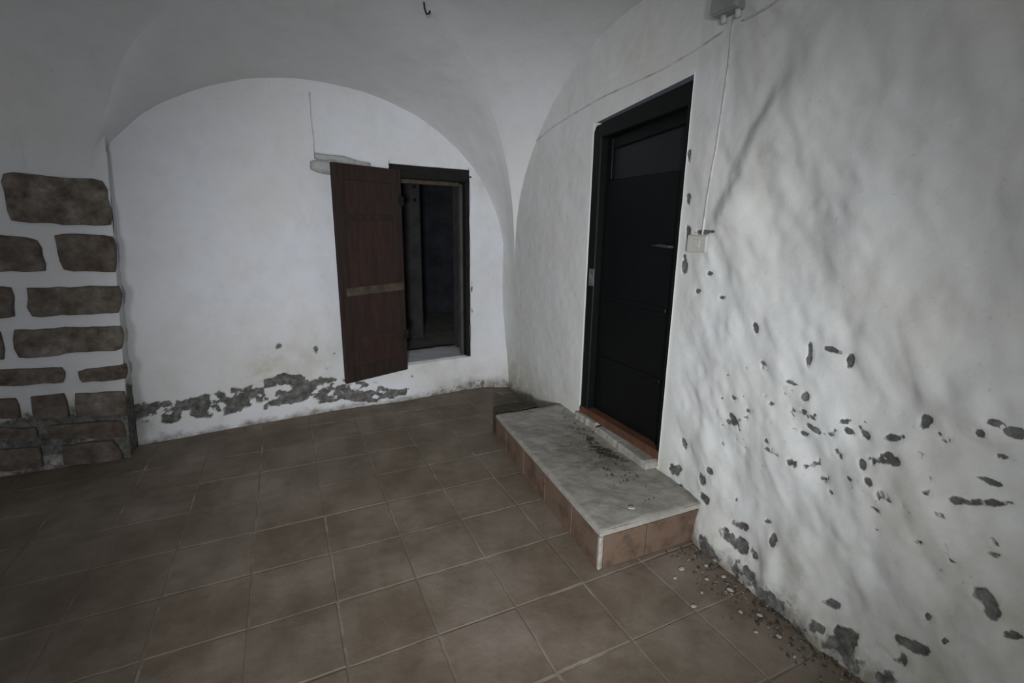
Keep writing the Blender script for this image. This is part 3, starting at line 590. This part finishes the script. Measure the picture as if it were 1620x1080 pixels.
# mortar blocks bedded under the threshold
def rough_block(name, pts, z0, z1, mat, parent, seed, jit=0.010):
    out = []; n = len(pts)
    for i in range(n):
        a, b = Vector(pts[i]), Vector(pts[(i + 1) % n]); k = max(2, int((b - a).length / 0.03))
        for s in range(k):
            p = a.lerp(b, s / k); j = Vector((float(vnoise(np.array(p.y * 30), np.array(p.x * 30), seed)), float(vnoise(np.array(p.x * 30), np.array(p.y * 30), seed + 1)))) * jit
            out.append(p + j)
    m = len(out); c = sum(out, Vector((0, 0))) / m; vs = []; fs = []
    for sc_, z in ((1.03, z0), (1.0, z1 - 0.010), (0.93, z1)):
        for p in out:
            r = c + (p - c) * sc_; vs.append((r.x, r.y, z + (0.004 * float(vnoise(np.array(r.x * 40), np.array(r.y * 40), seed + 5)) if z > z0 else 0)))
    for r in (0, 1):
        for i in range(m): fs.append((r * m + i, r * m + (i + 1) % m, (r + 1) * m + (i + 1) % m, (r + 1) * m + i))
    vs.append((c.x, c.y, z1 + 0.002))
    for i in range(m): fs.append((2 * m + i, 2 * m + (i + 1) % m, 3 * m))
    o = pydata(name, vs, fs, mat, None); return local(o, parent) if parent else o
rough_block('threshold_block', [(1.665, 1.80), (1.80, 1.775), (1.80, 2.315), (1.705, 2.31)], 0.188, 0.238, M_CONC, st, 3)
rough_block('threshold_block', [(1.715, 2.335), (1.80, 2.33), (1.80, 2.56), (1.72, 2.56)], 0.188, 0.243, M_CONC, st, 7)

shade_o = rough_block('shade_lump', [(1.275, 2.868), (1.45, 2.862), (1.60, 2.88), (1.63, 2.97), (1.45, 3.02), (1.29, 3.0)], 0.0, 0.19, M_SHADE, None, 11, 0.03)  # dark shape added for the shaded wall base behind the step
tag(shade_o, 'dark lump standing in for the shade behind the far end of the concrete step', 'shade')

# ------------------------------------------------------------------ electrics on the right wall
def on_wall(pts, off, sub=6):
    out = []
    for (y0, z0), (y1, z1) in zip(pts[:-1], pts[1:]):
        for s in range(sub):
            t = s / sub; y, z = y0 + (y1 - y0) * t, z0 + (z1 - z0) * t; out.append((surf_x(y, z) - off, y, z))
    y, z = pts[-1]; out.append((surf_x(y, z) - off, y, z)); return out
def smooth(pts, it=3):
    p = np.array(pts)
    for _ in range(it): p[1:-1, 0] = (p[:-2, 0] + 2 * p[1:-1, 0] + p[2:, 0]) / 4
    return [tuple(q) for q in p]
c1 = tube('electric_cable', smooth(on_wall([(3.40, 2.095), (3.03, 2.158), (2.732, 2.182), (2.453, 2.203), (2.223, 2.207), (1.98, 2.214), (1.778, 2.235), (1.60, 2.262)], 0.001)), 0.0042, M_CABLE, None, 6)
tag(c1, 'thin grey cable along the wall above the black door', 'cable')
c2 = tube('electric_cable', smooth(on_wall([(1.52, 2.262), (1.439, 2.256), (1.333, 2.264), (1.20, 2.285), (0.9, 2.31)], 0.001)), 0.0042, M_CABLE, None, 6)
tag(c2, 'thin grey cable leaving the junction box towards the near side of the wall', 'cable')
c3 = tube('electric_cable', smooth(on_wall([(1.569, 2.29), (1.572, 2.137), (1.578, 2.032), (1.58, 1.923), (1.588, 1.787), (1.599, 1.605), (1.612, 1.435)], 0.001)), 0.0048, M_CABLE, None, 6)
tag(c3, 'painted cable dropping from the junction box to the switch beside the door', 'cable')
jb = empty('junction_box', (surf_x(1.57, 2.36), 1.57, 2.36)); tag(jb, 'grey square junction box high on the wall above the black door', 'box')
jx_ = surf_x(1.57, 2.36)
bb = local(ybox('box_body', 1.508, 1.638, 2.300, 2.306, 2.43, 2.43, jx_ - 0.052, jx_ + 0.03, M_JBOX, 0.007), jb)
nest(bb, ybox('box_lid', 1.512, 1.634, 2.304, 2.310, 2.426, 2.426, jx_ - 0.060, jx_ - 0.053, M_JBOX, 0.003))
for (a, b) in ((1.60, 2.29), (1.53, 2.288)): local(tube('cable_gland', [(jx_ - 0.02, a, 2.306), (jx_ - 0.012, a, b - 0.012)], 0.012, M_CABLE, None, 8), jb)
sx = surf_x(1.63, 1.40)
sw = empty('light_switch', (sx, 1.63, 1.40)); tag(sw, 'limewashed light switch plate on the wall right of the black door', 'switch')
spl = local(ybox('switch_plate', 1.575, 1.69, 1.36, 1.357, 1.436, 1.438, sx - 0.014, sx + 0.02, M_SWITCH, 0.005), sw)
nest(spl, ybox('rocker', 1.612, 1.652, 1.380, 1.380, 1.418, 1.418, sx - 0.0165, sx - 0.012, M_SWITCH, 0.002))

# hook in the vault
hk = tube('ceiling_hook', [(0.775, 2.74, 2.62), (0.777, 2.735, 2.565), (0.785, 2.725, 2.535), (0.798, 2.72, 2.540), (0.802, 2.72, 2.552)], 0.005, M_FRAME, None, 6); tag(hk, 'small dark iron hook hanging from the vault', 'hook')

# ------------------------------------------------------------------ fallen flakes and crumbs
def flake_mesh(seed):
    r = random.Random(seed); n = 7; vs = []
    for z in (0.0, 0.0035):
        r2 = random.Random(seed)
        for i in range(n):
            t = 2 * math.pi * i / n; q = 0.011 * (0.6 + 0.7 * r2.random()) * (1 if z == 0 else 0.85); vs.append((q * math.cos(t) * 1.3, q * math.sin(t), z))
    fs = [tuple(range(n))[::-1], tuple(range(n, 2 * n))] + [(i, (i + 1) % n, n + (i + 1) % n, n + i) for i in range(n)]
    me = bpy.data.meshes.new('plaster_flake'); me.from_pydata(vs, [], fs); finish(me, M_FLAKE, False); return me
fm = [flake_mesh(k) for k in range(4)]
def flake(x, y, z, s, label, group=None):
    o = link('plaster_flake', random.choice(fm)); o.location = (x, y, z); o.scale = (s, s, 1); o.rotation_euler[2] = random.uniform(0, 6.28)
    tag(o, label, 'flake', group); return o
flake(1.471, 1.300, 0.002, 1.1, 'largest white plaster flake on the floor at the end of the step')
flake(1.356, 1.528, 0.202, 1.3, 'white plaster flake lying on top of the concrete step near its corner')
G = 'plaster flakes along the right wall'
for x, y, s in [(1.40, 1.27, 0.6), (1.354, 1.118, 0.7), (1.52, 1.21, 0.6), (1.56, 1.12, 0.9), (1.50, 1.02, 0.6), (1.555, 0.98, 0.7), (1.47, 0.93, 0.5), (1.585, 1.27, 0.7), (1.53, 0.88, 0.8), (1.44, 1.16, 0.45), (1.60, 1.19, 0.8), (1.50, 0.80, 0.5)]:
    flake(x, y, 0.002, s, 'small white plaster flake on the floor along the foot of the right wall', G)
def crumbs(name, n, fn, mat, smin, smax, seed):
    r = random.Random(seed); vs = []; fs = []
    for _ in range(n):
        x, y, z = fn(r); s = r.uniform(smin, smax) * (0.6 + 0.8 * r.random()); b = len(vs); rot = r.uniform(0, 6.28); el = r.uniform(1, 2.2)
        for dx, dy, dz in ((1, 0, 0), (0, 1, 0), (-1, 0, 0), (0, -1, 0), (0, 0, 0.8), (0, 0, -0.5)):
            dx *= el; c, q = math.cos(rot), math.sin(rot); k = r.uniform(0.7, 1.2)
            vs.append((x + s * k * (dx * c - dy * q), y + s * k * (dx * q + dy * c), z + s * dz))
        for f in ((0, 1, 4), (1, 2, 4), (2, 3, 4), (3, 0, 4), (1, 0, 5), (2, 1, 5), (3, 2, 5), (0, 3, 5)): fs.append(tuple(b + k for k in f))
    return pydata(name, vs, fs, mat)
def on_step(r):
    y = min(2.7, max(1.55, r.gauss(2.08, 0.22))); x = 1.60 - 0.12 * (2.2 - y) + abs(r.gauss(0, 0.05)) * r.choice((-1, -1, 0.6)); return x, y, 0.199
tag(crumbs('step_litter', 90, on_step, M_DIRT, 0.003, 0.009, 3), 'dark earth crumbs scattered on the concrete step before the door', 'dirt', kind='stuff')
def foot(r):
    y = r.uniform(0.55, 1.42); return 1.64 - abs(r.gauss(0, 0.075)), y, 0.002
tag(crumbs('wall_foot_litter', 260, foot, M_DIRT, 0.002, 0.006, 5), 'brown earth and plaster dust along the foot of the right wall', 'dirt', kind='stuff')
tag(crumbs('plaster_dust', 120, foot, M_MORTAR, 0.0015, 0.004, 6), 'pale plaster crumbs along the foot of the right wall', 'crumbs', kind='stuff')
